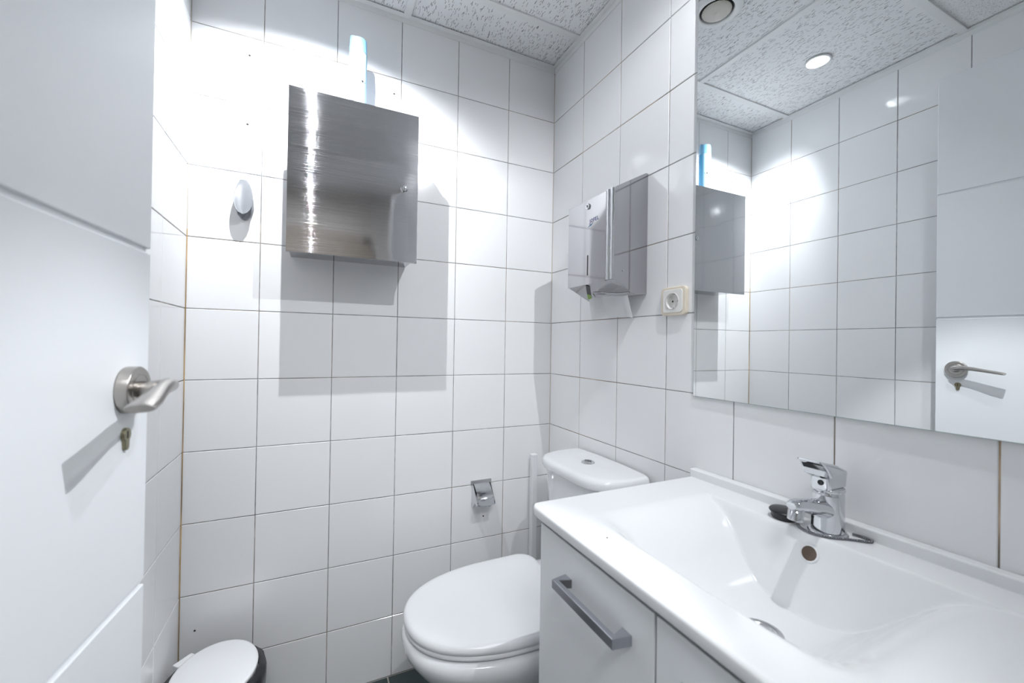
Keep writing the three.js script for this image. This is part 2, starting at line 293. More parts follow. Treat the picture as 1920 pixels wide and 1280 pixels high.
// ---------------------------------------------------------------- ceiling lamps
const glow = (s) => new THREE.MeshStandardMaterial({ color: 0xffffff, emissive: lin(0.95, 0.985, 1.0), emissiveIntensity: s });
function ceilingLamp(L, label) {
  const g = thing('recessed_spotlight', label, 'lamp', [L.x, CY, L.z]);
  mesh('trim_ring', lathe([[0.0365, 0.030], [0.0335, 0.004], [0.0345, -0.0006], [0.038, -0.0018], [0.0415, -0.0008], [0.043, 0.0021], [0.037, 0.0025], [0.0365, 0.030]], 64), gridMat, g);
  mesh('housing', lathe([[0.0375, 0.016], [0.0375, 0.075], [0.0, 0.075], [0.0, 0.073], [0.036, 0.073], [0.036, 0.016]], 48), chromeDull, g);
  const dir = V(...L.aim).normalize(), q = new THREE.Quaternion().setFromUnitVectors(V(0, -1, 0), dir);
  const b = mesh('lamp_face', lathe([[0, 0], [0.017, 0.0004], [0.0195, 0.003], [0.0205, 0.010], [0.016, 0.026], [0, 0.028]], 40).applyQuaternion(q).translate(0, 0.026, 0), glow(5), g);
  b.castShadow = false;
  const s = new THREE.SpotLight(LAMP_COLOUR, L.power, 0, L.cone * Math.PI / 180, L.penumbra, 2);
  s.castShadow = true; s.shadow.mapSize.set(2048, 2048); s.shadow.camera.near = 0.01; s.shadow.radius = L.soft; s.shadow.bias = -0.0005;
  s.position.set(0, L.lift, 0); s.target.position.copy(s.position).addScaledVector(dir, 1);
  g.add(s); g.add(s.target); s.name = 'lamp_light'; s.target.name = 'lamp_target';
}
ceilingLamp(LAMP_A, 'recessed ceiling spotlight over the steel cabinet, seen in the mirror');
ceilingLamp(LAMP_D, 'recessed ceiling spotlight over the washbasin');
// added spotlight over the mirror, aimed at the door in place of reflected light
{
  const L = LAMP_B, g = thing('added_mirror_lamp', 'small chrome spotlight added above the mirror in place of the lamp light it reflects', 'lamp', [0, L.y, L.z]);
  mesh('bracket', rbox(0.008, 0.05, 0.03, 0.002, 2).translate(-0.0055, 0.01, 0), chrome, g);
  mesh('arm', tube([V(-0.008, 0.016, 0), V(-0.04, 0.040, 0), V(-0.08, 0.046, 0), V(L.x, 0.040, 0)], 0.004, 30, 10), chrome, g);
  const dir = V(...L.aim).normalize(), q = new THREE.Quaternion().setFromUnitVectors(V(0, -1, 0), dir);
  mesh('shade', lathe([[0.0, 0.042], [0.012, 0.041], [0.020, 0.034], [0.0225, 0.006], [0.0235, 0.0065], [0.0215, 0.036], [0.013, 0.0432], [0, 0.044]], 40).applyQuaternion(q).translate(L.x, 0, 0), chrome, g);
  const b = mesh('bulb', lathe([[0, 0.0130], [0.012, 0.0138], [0.016, 0.0165], [0.013, 0.028], [0, 0.030]], 32).applyQuaternion(q).translate(L.x, 0, 0), glow(4), g); b.castShadow = false;
  const s = new THREE.SpotLight(LAMP_COLOUR, L.power, 0, L.cone * Math.PI / 180, L.penumbra, 2);
  s.castShadow = true; s.shadow.mapSize.set(2048, 2048); s.shadow.camera.near = 0.01; s.shadow.radius = L.soft; s.shadow.bias = -0.0005;
  s.position.set(L.x, 0, 0).addScaledVector(dir, -0.004); s.target.position.copy(s.position).addScaledVector(dir, 1); s.name = 'lamp_light'; s.target.name = 'lamp_target'; g.add(s); g.add(s.target);
}
// square fill panel added in the corridor ceiling, unseen behind the camera
{
  const L = LAMP_C, g = thing('corridor_fill_panel', 'square fill light panel added in the corridor ceiling behind the doorway', 'lamp', [L.x, 2.449, L.z]);
  mesh('frame', [box(L.size + .04, .014, .02).translate(0, -.006, L.size / 2 + .01), box(L.size + .04, .014, .02).translate(0, -.006, -L.size / 2 - .01), box(.02, .014, L.size).translate(L.size / 2 + .01, -.006, 0), box(.02, .014, L.size).translate(-L.size / 2 - .01, -.006, 0)], gridMat, g);
  mesh('diffuser', box(L.size, 0.006, L.size).translate(0, -0.004, 0), glow(1.2), g);
  const a = new THREE.RectAreaLight(LAMP_COLOUR, L.power, L.size, L.size); a.position.set(0, -0.012, 0); a.lookAt(0, -1, 0); a.rotation.set(-Math.PI / 2, 0, 0); a.name = 'panel_light'; g.add(a);
}
// ---------------------------------------------------------------- extractor valve in the ceiling
{
  const g = thing('extractor_vent', 'round ceiling extractor vent with beige disc and white rim', 'vent', [VENT.x, CY, VENT.z]);
  mesh('rim', lathe([[0.052, 0.0022], [0.052, -0.004], [0.055, -0.007], [0.066, -0.006], [0.078, -0.001], [0.079, 0.0022], [0.052, 0.0022]], 64), gridMat, g);
  mesh('duct', lathe([[0.0530, -0.002], [0.0530, 0.105], [0, 0.105], [0, 0.106], [0.0535, 0.106], [0.0535, -0.002]], 48), phys({ color: lin(0.45, 0.45, 0.45), roughness: 0.6 }), g);
  mesh('stem', cyl(0.004, 0.004, 0.104, 12).translate(0, 0.050, 0), chromeDull, g);
  mesh('disc', lathe([[0, -0.012], [0.006, -0.0118], [0.012, -0.0105], [0.030, -0.011], [0.041, -0.009], [0.045, -0.005], [0.044, -0.002], [0, -0.001]], 64), phys({ color: lin(0.56, 0.53, 0.48), roughness: 0.35 }), g);
}

// ---------------------------------------------------------------- mirror
{
  const z0 = 0.6945, z1 = 1.343, y0 = 0.994, y1 = 1.994, T = 0.004;
  const g = thing('wall_mirror', 'large frameless rectangular mirror on tiled wall above washbasin', 'mirror', [-0.006, 0, z0], -Math.PI / 2 - 0.0078);
  // local x along the wall, local z out of it; the glass face lies at local z = 0
  const w = z1 - z0, h = y1 - y0;
  mesh('glass_edge', rbox(w, h, T, 0.0009, 2).translate(w / 2, y0 + h / 2, -T / 2 - 0.0002), phys({ color: lin(0.30, 0.40, 0.38), roughness: 0.1 }), g);
  mesh('silvering', box(w - 0.0022, h - 0.0022, 0.0006).translate(w / 2, y0 + h / 2, -0.0001), phys({ color: lin(0.885, 0.905, 0.91), metalness: 1, roughness: 0.0 }), g);
  mesh('back_spacer', [box(0.012, h - .2, 0.004).translate(w * .25, y0 + h / 2, -T - 0.0025)], darkHole, g);
}

// ---------------------------------------------------------------- stainless cabinet on the back wall
{
  const x0 = -0.925, x1 = -0.5725, y0 = 1.357, y1 = 1.807, D = 0.153, w = x1 - x0, h = y1 - y0;
  const g = thing('wall_cabinet', 'brushed stainless steel cabinet hung on the back wall, spray can on top', 'cabinet', [x0, y0, 0]);
  const t = 0.0012;
  mesh('body', [box(w - 0.01, t, D - 0.012).translate(w / 2, 0.012, (D - 0.012) / 2 + 0.0005), box(w - 0.01, t, D - 0.004).translate(w / 2, h - 0.001, (D - 0.004) / 2 + 0.0005), box(t, h - 0.013, D - 0.004).translate(0.0055, h / 2 + 0.006, (D - 0.004) / 2 + 0.0005), box(t, h - 0.013, D - 0.004).translate(w - 0.0055, h / 2 + 0.006, (D - 0.004) / 2 + 0.0005), box(w - 0.012, h - 0.014, t).translate(w / 2, h / 2 + 0.006, 0.002), rbox(w - 0.01, 0.012, 0.0015, 0.0005, 1).translate(w / 2, 0.0125, D - 0.0125)], steelSoft, g);
  // door: a thin sheet, slightly dished, with folded edges
  const nx = 60, ny = 76, bump = (u, v) => { const c = (v - 0.62); return 0.0004 * Math.exp(-c * c / 0.0011) * (0.7 + 0.3 * Math.sin(u * 6)) + 0.00045 * Math.sin(u * 4.3 + v * 3.1) * Math.sin(v * 5.2 + 0.6) + 0.0007 * Math.exp(-((u - .885) ** 2 + (v - .5) ** 2) / 0.003); };
  const face = new THREE.PlaneGeometry(w, h, nx, ny), p = face.attributes.position;
  for (let i = 0; i < p.count; i++) { const u = p.getX(i) / w + .5, v = p.getY(i) / h + .5, e = Math.min(1, Math.min(u, 1 - u, v, 1 - v) * 14); p.setZ(i, e * bump(u, v)); }
  face.computeVertexNormals();
  const edge = [box(w, 0.0012, 0.012).translate(0, h / 2 - 0.0006, -0.006), box(w, 0.0012, 0.012).translate(0, -h / 2 + 0.0006, -0.006), box(0.0012, h - 0.0026, 0.012).translate(w / 2 - 0.0006, 0, -0.006), box(0.0012, h - 0.0026, 0.012).translate(-w / 2 + 0.0006, 0, -0.006)];
  mesh('door', [face, ...edge].map(q => at(q, w / 2, h / 2, D)), steel, g);
  const k = mesh('lock', lathe([[0, 0.011], [0.0065, 0.011], [0.0078, 0.0098], [0.0082, 0.002], [0.0102, 0.0012], [0.0104, 0]], 36).rotateX(Math.PI / 2).translate(w - 0.041, h * 0.5 - 0.005, D), chrome, g);
  mesh('key_slot', at(rbox(0.0016, 0.007, 0.001, 0.0003, 1), w - 0.041, h * 0.5 - 0.005, D + 0.0111, 0, 0, -0.3), blackPlastic, k);
}
// spray can standing on it
{
  const g = thing('spray_can', 'slim pale blue and white air freshener can on steel cabinet', 'spray can', [-0.745, 1.8075, 0.083]);
  const tex = canvas(512, 1024, (c, w, h) => {
    const gr = c.createLinearGradient(0, 0, w, 0); const S = [[0, '#cddae2'], [.10, '#ccd9e1'], [.17, '#9ccbe8'], [.24, '#4aa3d4'], [.36, '#2f8cc8'], [.50, '#4aa0d2'], [.62, '#8fc2e0'], [.74, '#a6cfe6'], [.84, '#c6d6df'], [1, '#cddae2']]; S.forEach(s => gr.addColorStop(s[0], s[1]));
    c.fillStyle = gr; c.fillRect(0, 0, w, h);
    c.strokeStyle = '#2a2c30'; c.lineWidth = 5; c.save(); c.translate(40, 520); c.rotate(Math.PI / 4); c.strokeRect(-25, -25, 50, 50); c.restore();
    c.fillStyle = '#1c1d20'; c.beginPath(); c.moveTo(40, 500); c.quadraticCurveTo(58, 522, 46, 540); c.lineTo(34, 540); c.quadraticCurveTo(22, 520, 40, 500); c.fill();
    c.fillStyle = '#22242a'; c.font = 'bold 60px sans-serif'; c.fillText('Fàb!', 8, 930); c.fillStyle = '#33415a'; c.font = 'bold 60px sans-serif'; c.fillText('P', 436, 905);
    c.fillStyle = '#9aa6b0'; c.fillRect(430, 640, 70, 5);
  });
  const body = lathe([[0, 0], [0.0235, 0], [0.0252, 0.002], [0.0258, 0.006], [0.0255, 0.010], [0.0255, 0.176], [0.0248, 0.182]], 64); { const u = body.attributes.uv, p = body.attributes.position; for (let i = 0; i < u.count; i++) u.setY(i, p.getY(i) / 0.183); }
  mesh('body', body, phys({ map: tex, roughness: 0.3 }), g);
  // cap with a scalloped mouth
  const n = 64, ringAt = (r, y, wave) => Array.from({ length: n }, (_, k) => { const a = -k / n * Math.PI * 2; return V(Math.cos(a) * r, y + (wave ? 0.006 * Math.max(0, Math.cos(2 * a + 0.5)) ** 1 * wave : 0), Math.sin(a) * r); });
  mesh('cap', loft([ringAt(.0256, .1805), ringAt(.0256, .184), ringAt(.0248, .205), ringAt(.0236, .2205, 1), ringAt(.0222, .2205, 1), ringAt(.0222, .206), ringAt(.010, .205), ringAt(.010, .214), ringAt(.001, .2155)], false, true), phys({ color: lin(0.20, 0.46, 0.70), roughness: 0.35 }), g);
  mesh('seam', at(new THREE.TorusGeometry(0.0255, 0.0006, 6, 64).rotateX(Math.PI / 2), 0, 0.1805, 0), phys({ color: lin(0.3, 0.42, 0.5), roughness: 0.4 }), g);
}
// coat hook
{
  const g = thing('coat_hook', 'pale grey petal-shaped coat hook on the back wall, left of the steel cabinet', 'hook', [-1.040, 1.52, 0]);
  const mat = phys({ color: lin(0.21, 0.222, 0.24), roughness: 0.35 });
  // petal: narrow at the top against the wall, swelling down and out into a cupped lip
  const L = [[0.056, 0.0125, 0.010], [0.045, 0.0155, 0.013], [0.030, 0.0195, 0.017], [0.012, 0.0228, 0.0215], [-0.006, 0.0240, 0.0255], [-0.022, 0.0222, 0.029], [-0.036, 0.0175, 0.0315], [-0.045, 0.0110, 0.033], [-0.049, 0.0030, 0.0338]];
  const rings = L.map(([y, hw, z], i) => { const n = 28, t = 0.0035; return Array.from({ length: n }, (_, k) => { const a = k / n * Math.PI * 2, u = Math.cos(a), s = Math.sin(a); const curl = 0.009 * Math.min(1, (0.06 - y) / 0.06) * u * u; return V(u * hw, y, z + curl - (s > 0 ? 0 : 1) * 0 + s * t); }); });
  mesh('petal', loft(rings.reverse()), mat, g);
  const back = [[0.054, 0.010], [0.03, 0.016], [0.0, 0.0215], [-0.025, 0.0225], [-0.045, 0.0165], [-0.055, 0.008], [-0.0585, 0.001]];
  const s = new THREE.Shape(); s.moveTo(-back[0][1], back[0][0]); back.slice(1).forEach(b => s.lineTo(-b[1], b[0])); back.slice().reverse().forEach(b => s.lineTo(b[1], b[0])); s.closePath();
  mesh('back_plate', extrude(s, 0.012, 0.002), mat, g);
}
// toilet paper holder
{
  const g = thing('toilet_paper_holder', 'small empty chrome toilet paper holder on the back wall', 'paper holder', [-0.290, 0.566, 0]);
  mesh('back_plate', [rbox(0.080, 0.014, 0.006, 0.0015).translate(0, 0.043, 0.003), rbox(0.066, 0.078, 0.002, 0.0008, 2).translate(0, 0.004, 0.0012)], chromeDull, g);
  // curved cover flap, bent out of sheet
  const arc = []; for (let i = 0; i <= 14; i++) { const t = i / 14; arc.push([0.006 + 0.052 * Math.sin(t * 1.45), 0.038 - 0.052 * t - 0.012 * t * t]); }
  const pr = [...arc.map(a => [a[0], a[1]]), ...arc.slice().reverse().map(a => [a[0] - 0.0018, a[1] - 0.0014])];
  mesh('cover', extrude(pr, 0.060, 0).rotateY(-Math.PI / 2).translate(0.031, 0, 0), chrome, g);
  for (const sx of [-1, 1]) mesh('side_arm', at(extrude([[0, 0.040], [0.014, 0.036], [0.055, -0.012], [0.060, -0.022], [0.052, -0.027], [0.034, -0.020], [0.012, -0.044], [0.002, -0.046]], 0.0016, 0).rotateY(-Math.PI / 2), sx * 0.034 + 0.0008, 0, 0), chrome, g);
  mesh('roller', cyl(0.006, 0.006, 0.064, 20).rotateZ(Math.PI / 2).translate(0, -0.022, 0.048), chrome, g);
  mesh('spring_wire', tube([V(0.026, -0.008, 0.046), V(0.026, -0.034, 0.040), V(0.020, -0.038, 0.038), V(0.016, -0.030, 0.040)], 0.0016, 24, 8), chrome, g);
}
// upright rod in the corner behind the toilet
{
  const g = thing('plastic_rod', 'slim white plastic rod standing upright in the corner behind the toilet', 'rod', [-0.087, 0, 0.032]);
  mesh('shaft', rbox(0.0225, 0.694, 0.0225, 0.003, 2).translate(0, 0.347, 0), plasticWhite, g);
  mesh('end_cap', rbox(0.0235, 0.010, 0.0235, 0.002, 2).translate(0, 0.692, 0), plasticWhite, g);
}

// ---------------------------------------------------------------- paper towel dispenser on the right wall
{
  const Z0 = 0.303, Z1 = 0.5265, w = Z1 - Z0;
  const g = thing('towel_dispenser', 'polished steel paper towel dispenser on the right wall beside the mirror', 'dispenser', [-0.0005, 0, Z0], -Math.PI / 2);
  // profile in (out of wall, up)
  const prof = [[0, 1.262], [0.040, 1.258], [0.118, 1.296], [0.118, 1.545], [0.110, 1.552], [0.008, 1.606], [0, 1.606]];
  const body = extrude(prof, w - 0.002, 0.001, 2).rotateY(-Math.PI / 2).translate(w - 0.001, 0, 0);
  mesh('body', body, steelSoft, g);
  mesh('front_cover', rbox(w - 0.034, 0.252, 0.003, 0.001, 2).translate((w - 0.034) / 2, 1.421, 0.1195), steelSoft, g);
  for (const [x, r] of [[w - 0.026, 0.0075], [w - 0.0085, 0.0075]]) mesh('edge_strip', at(cyl(r, r, 0.250, 20), x, 1.422, 0.1165), chrome, g);
  const lk = mesh('lock', lathe([[0, 0.0025], [0.0035, 0.0025], [0.0045, 0.0045], [0.0078, 0.0045], [0.0088, 0.003], [0.009, 0]], 32).rotateX(Math.PI / 2).translate(0.105, 1.527, 0.121), chrome, g);
  mesh('keyhole', lathe([[0.0042, 0], [0, 0]], 20).rotateX(Math.PI / 2).translate(0.105, 1.527, 0.1241), blackPlastic, lk);
  mesh('level_slot', at(rbox(0.0048, 0.060, 0.001, 0.0004, 1), 0.1055, 1.352, 0.1212), blackPlastic, g);
  const ink = phys({ color: lin(0.012, 0.045, 0.22), roughness: 0.4 }), font = await new FontLoader().loadAsync('fonts/droid/droid_sans_bold.typeface.json');
  const mk = mesh('printed_mark', new TextGeometry('JOFEL', { font, size: 0.0112, depth: 0.0003, curveSegments: 6 }).rotateZ(0.06).translate(0.1135, 1.4745, 0.1210), ink, g);
  const sw = new THREE.Shape(); sw.moveTo(0, 0); sw.quadraticCurveTo(0.012, 0.009, 0.030, 0.010); sw.quadraticCurveTo(0.018, 0.005, 0.016, 0.0025); sw.quadraticCurveTo(0.010, 0.005, 0, 0);
  mesh('swoosh', new THREE.ExtrudeGeometry(sw, { depth: 0.0003, bevelEnabled: false, curveSegments: 10 }).translate(0.1035, 1.4635, 0.1210), phys({ color: lin(0.02, 0.16, 0.30), roughness: 0.4 }), mk);
  // the sloping underside: bent lip of the outlet and two flat strips
  const sl = Math.atan2(0.038, 0.078);
  const under = (a, b, w, t, lift) => { // a bar lying on the sloping underside, from a to b given as [along, out]
    const y = (o) => 1.258 + (o - 0.040) * 0.038 / 0.078 - lift, A = V(a[0], y(a[1]), a[1]), B = V(b[0], y(b[1]), b[1]), d = V().subVectors(B, A);
    const m = new THREE.Matrix4().makeBasis(d.clone().normalize(), V(0, Math.cos(sl), -Math.sin(sl)), V().crossVectors(d.clone().normalize(), V(0, Math.cos(sl), -Math.sin(sl))));
    return rbox(d.length(), t, w, 0.0004, 1).applyMatrix4(m).translate((A.x + B.x) / 2, (A.y + B.y) / 2, (A.z + B.z) / 2);
  };
  mesh('outlet_lip', tube([[0.020, 0.052], [0.045, 0.050], [0.062, 0.062], [0.074, 0.078], [0.100, 0.078], [0.140, 0.066], [0.180, 0.058], [0.215, 0.056]].map(q => V(q[0], 1.258 + (q[1] - 0.040) * 0.038 / 0.078 - 0.0012, q[1])), 0.0011, 70, 6), chromeDull, g);
  mesh('guide_strip', under([0.098, 0.114], [0.050, 0.074], 0.013, 0.0012, 0.0009), blackPlastic, g);
  mesh('indicator_strip', under([0.050, 0.074], [0.022, 0.050], 0.013, 0.0012, 0.0009), phys({ color: lin(0.26, 0.42, 0.06), roughness: 0.4 }), g);
  mesh('side_rivet', at(cyl(0.0026, 0.0026, 0.002, 16).rotateZ(Math.PI / 2), w + 0.0003, 1.322, 0.086), chromeDull, g);
}
// paper towel hanging out of it
{
  const nx = 24, ny = 16, g = new THREE.PlaneGeometry(1, 1, nx, ny), p = g.attributes.position;
  for (let i = 0; i < p.count; i++) { const u = p.getX(i) + .5, v = .5 - p.getY(i); const out = 0.060 - 0.012 * v + 0.010 * Math.sin(u * 5.5 + 0.6) * (0.3 + v) + 0.004 * Math.sin(u * 13); p.setXYZ(i, -out, 1.2605 - 0.067 * v * (1 - 0.10 * Math.sin(u * 3.1)) + 0.003 * Math.sin(u * 5) * (1 - v), 0.336 + 0.180 * u + 0.006 * v); }
  g.computeVertexNormals();
  const m = mesh('paper_towel', g, phys({ color: lin(0.80, 0.81, 0.82), roughness: 0.95, transmission: 0.25, thickness: 0, side: THREE.DoubleSide }));
  tag(m, 'white paper towel hanging out of the steel dispenser', 'paper towel');
}
// wall socket
{
  const zc = 0.632, yc = 1.233, g = thing('wall_socket', 'cream wall socket with round plug recess beside the mirror', 'socket', [0, yc, zc], -Math.PI / 2);
  const rr = (w, h, r) => { const s = new THREE.Shape(), a = w / 2, b = h / 2; s.moveTo(-a + r, -b); s.lineTo(a - r, -b); s.absarc(a - r, -b + r, r, -Math.PI / 2, 0); s.lineTo(a, b - r); s.absarc(a - r, b - r, r, 0, Math.PI / 2); s.lineTo(-a + r, b); s.absarc(-a + r, b - r, r, Math.PI / 2, Math.PI); s.lineTo(-a, -b + r); s.absarc(-a + r, -b + r, r, Math.PI, Math.PI * 1.5); return s; };
  const circle = (r) => { const q = new THREE.Path(); q.absarc(0, 0, r, 0, Math.PI * 2, true); return q; };
  const fr = rr(0.082, 0.074, 0.011); fr.holes.push(circle(0.0225)); mesh('frame', extrude(fr, 0.0115, 0.002, 3), cream, g);
  const pl = rr(0.064, 0.060, 0.008); pl.holes.push(circle(0.0205)); mesh('cover_plate', extrude(pl, 0.004, 0.0012, 3).translate(0, 0, 0.0098), ivory, g);
  const wl = mesh('plug_recess', lathe([[0, -0.0005], [0.0195, -0.0005], [0.0205, 0.0130], [0.0212, 0.0132], [0.0215, 0.006], [0.0212, -0.002], [0, -0.002]], 40).rotateX(Math.PI / 2).translate(0, 0, 0.0022), ivory, g);
  for (const s of [-1, 1]) mesh('pin_hole', at(cyl(0.0026, 0.0026, 0.0006, 16).rotateX(Math.PI / 2), s * 0.0095, 0, 0.0020), blackPlastic, wl);
  for (const s of [-1, 1]) mesh('earth_clip', at(rbox(0.006, 0.0026, 0.009, 0.0006, 1), 0, s * 0.0185, 0.0068), chromeDull, wl);
}

// ---------------------------------------------------------------- toilet
{
  const zc = 0.385, g = thing('toilet', 'white ceramic close-coupled toilet with closed lid and cistern', 'toilet', [0, 0, zc]);
  // D-shaped outline: straight at the back (x = xb), round at the front (x = xf)
  const N = 96;
  const D = (xb, xf, hw, y, r = 0.05) => { // straight back with rounded corners, straight sides, elliptical front; points at even spacing
    const a = Math.min(0.285, (xb - xf) - r), p = [];
    for (let i = 0; i <= 24; i++) { const t = i / 24 * Math.PI / 2; p.push([xb - r + r * Math.sin(t), hw - r + r * Math.cos(t)]); }       // corner, from the side to the back
    const q = p.slice().reverse(); // from the middle of the back round to the side
    const half = [[xb, 0], ...q]; for (let i = 0; i <= 60; i++) { const t = i / 60 * Math.PI / 2; half.push([xf + a - a * Math.sin(t) ** 0.89, hw * Math.cos(t) ** 0.89]); }
    const all = [...half, ...half.slice(0, -1).reverse().slice(0, -1).map(v => [v[0], -v[1]])];
    const L = [0]; for (let i = 1; i <= all.length; i++) { const u = all[i - 1], v = all[i % all.length]; L.push(L[i - 1] + Math.hypot(u[0] - v[0], u[1] - v[1])); }
    const out = []; for (let k = 0; k < N; k++) { const d = L[L.length - 1] * k / N; let i = 1; while (L[i] < d) i++; const f = L[i] > L[i - 1] ? (d - L[i - 1]) / (L[i] - L[i - 1]) : 0, u = all[i - 1], v = all[i % all.length]; out.push(V(u[0] + (v[0] - u[0]) * f, y, -(u[1] + (v[1] - u[1]) * f))); }
    return out;
  };
  const lidRings = [[.003, .4075], [.0005, .411], [0, .417], [.0025, .4245], [.0085, .4290], [.0195, .4315], [.048, .4328], [.09, .4334]].map(([o, y]) => D(-.194 - o, -.637 + o, .1865 - o, y, Math.max(.012, .050 - o * .4)));
  mesh('lid', loft(lidRings), plasticWhite, g);
  mesh('seat', loft([[-.197, -.631, .181, .3935], [-.195, -.634, .184, .396], [-.195, -.634, .184, .402], [-.198, -.630, .180, .4055]].map(q => D(...q))), plasticWhite, g);
  for (const s of [-1, 1]) mesh('hinge', at(cyl(0.009, 0.009, 0.045, 20).rotateX(Math.PI / 2), -0.192, 0.405, s * 0.075), plasticWhite, g);
  const bowl = [[-.06, -.470, .105, 0], [-.06, -.472, .108, .012], [-.07, -.468, .104, .06], [-.08, -.478, .108, .14], [-.08, -.515, .128, .21], [-.075, -.566, .158, .27], [-.07, -.612, .182, .315], [-.07, -.636, .1935, .350], [-.07, -.6405, .1955, .368], [-.072, -.637, .1925, .382], [-.076, -.628, .185, .3895], [-.09, -.60, .165, .3915]].map(q => D(...q, 0.085));
  mesh('bowl', loft(bowl), ceramic, g);
  // cistern: bowed front, flat back
  const C = (xf, hw, y) => Array.from({ length: N }, (_, k) => { const a = -k / N * Math.PI * 2, c = Math.cos(a), s = Math.sin(a); const z = Math.sign(s) * Math.abs(s) ** (2 / 4.6) * hw; const x = c > 0 ? -0.008 - (1 - Math.abs(c) ** (2 / 8)) * 0.03 : -0.038 + Math.pow(Math.abs(c), 2 / 2.7) * (xf + 0.038); return V(x, y, z); });
  const cis = mesh('cistern', loft([C(-.150, .150, .3925), C(-.153, .153, .40), C(-.163, .162, .52), C(-.172, .169, .66), C(-.176, .172, .722)]), ceramic, g);
  mesh('cistern_lid', loft([C(-.180, .174, .7245), C(-.187, .1795, .7255), C(-.1905, .1815, .730), C(-.1905, .1815, .742), C(-.1875, .1795, .7505), C(-.1800, .1740, .7550), C(-.168, .165, .7568), C(-.10, .10, .7580)]), ceramic, g);
  const bt = mesh('flush_button', lathe([[0, 0.0060], [0.0155, 0.0060], [0.0165, 0.0045], [0.0185, 0.0045], [0.0198, 0.0035], [0.0205, 0]], 40).translate(-0.092, 0.7570, 0), chrome, g);
  mesh('button_split', [box(0.0012, 0.0006, 0.031).translate(-0.092, 0.7632, 0), at(new THREE.TorusGeometry(0.010, 0.0007, 6, 40).rotateX(Math.PI / 2), -0.092, 0.7631, 0)], blackPlastic, bt);
}

// ---------------------------------------------------------------- pedal bin
{
  const g = thing('waste_bin', 'small waste bin with white oval lid and black bag in the tiled corner', 'bin', [-1.060, 0, 0.182]);
  const N = 56, R = (rx, rz, y, wob = 0, ph = 0) => Array.from({ length: N }, (_, k) => { const a = -k / N * Math.PI * 2; const w = 1 + wob * (Math.sin(a * 7 + ph) * .5 + Math.sin(a * 13 + ph * 2.3) * .35 + Math.sin(a * 21 + ph) * .3); return V(Math.cos(a) * rx * w, y, Math.sin(a) * rz * w); });
  mesh('bucket', loft([R(.078, .078, 0), R(.080, .080, .01), R(.092, .096, .26), R(.093, .097, .268)]), plasticWhite, g);
  mesh('bag', loft([R(.100, .101, .10, .035, 1), R(.103, .104, .15, .030, 2.2), R(.106, .107, .20, .034, 3), R(.110, .113, .235, .028, 4.4), R(.1125, .116, .262, .026, 5.1), R(.110, .114, .279, .018, 6), R(.094, .100, .2835, .010, 6.4)], false, false), bagMat, g);
  const lid = mesh('lid', loft([R(.0895, .110, .284), R(.092, .1125, .2855), R(.0925, .113, .291), R(.091, .1115, .2945), R(.085, .105, .2965), R(.05, .06, .2975)]), plasticWhite, g);
  mesh('hinge_tab', at(rbox(0.046, 0.010, 0.020, 0.002, 2), -0.0765, 0.289, -0.073, 0, 0.80), plasticWhite, lid);
}

// ---------------------------------------------------------------- vanity cabinet
const VZ0 = 0.7265, VZM = 1.026, VZ1 = 1.3255;
{
  const g = thing('vanity_cabinet', 'white lacquered vanity cabinet with two doors under the washbasin', 'cabinet', [0, 0, VZM]);
  const VW = VZ1 - VZ0 - 0.002;
  for (const s of [-1, 1]) mesh('side_panel', rbox(0.424, 0.622, 0.016, 0.001, 1).translate(-0.2145, 0.468, s * (VW / 2 - 0.008)), lacquer, g);
  mesh('bottom_panel', box(0.424, 0.016, VW - 0.032).translate(-0.2145, 0.165, 0), lacquer, g);
  mesh('back_panel', box(0.006, 0.606, VW - 0.032).translate(-0.006, 0.476, 0), lacquer, g);
  for (const s of [-1, 1]) {
    const zc = s * 0.15, w = 0.2965;
    const d = mesh('door', rbox(0.018, 0.612, w, 0.0016, 3).translate(-0.4405, 0.465, zc), lacquer, g);
    // bow handle: flared feet and a square bar
    const L = 0.168, out = [[-L / 2, 0], [-L / 2 + 0.005, 0.0300], [L / 2 - 0.005, 0.0300], [L / 2, 0], [L / 2 - 0.020, 0], [L / 2 - 0.013, 0.0205], [-L / 2 + 0.013, 0.0205], [-L / 2 + 0.020, 0]];
    const hz = s < 0 ? (0.8155 + 0.9835) / 2 - VZM : 1.069 + 0.084 - VZM;
    mesh('handle', extrude(out, 0.0155, 0.0012, 2).rotateX(Math.PI / 2).rotateY(-Math.PI / 2).rotateX(0).translate(0, 0, 0).applyMatrix4(new THREE.Matrix4()).translate(-0.4495, 0.7175, hz), alu, d);
  }
  for (const [x, z] of [[-.39, -.26], [-.39, .26], [-.05, -.26], [-.05, .26]]) mesh('leg', at(cyl(0.018, 0.015, 0.157, 24), x, 0.0785, z), chromeDull, g);
}
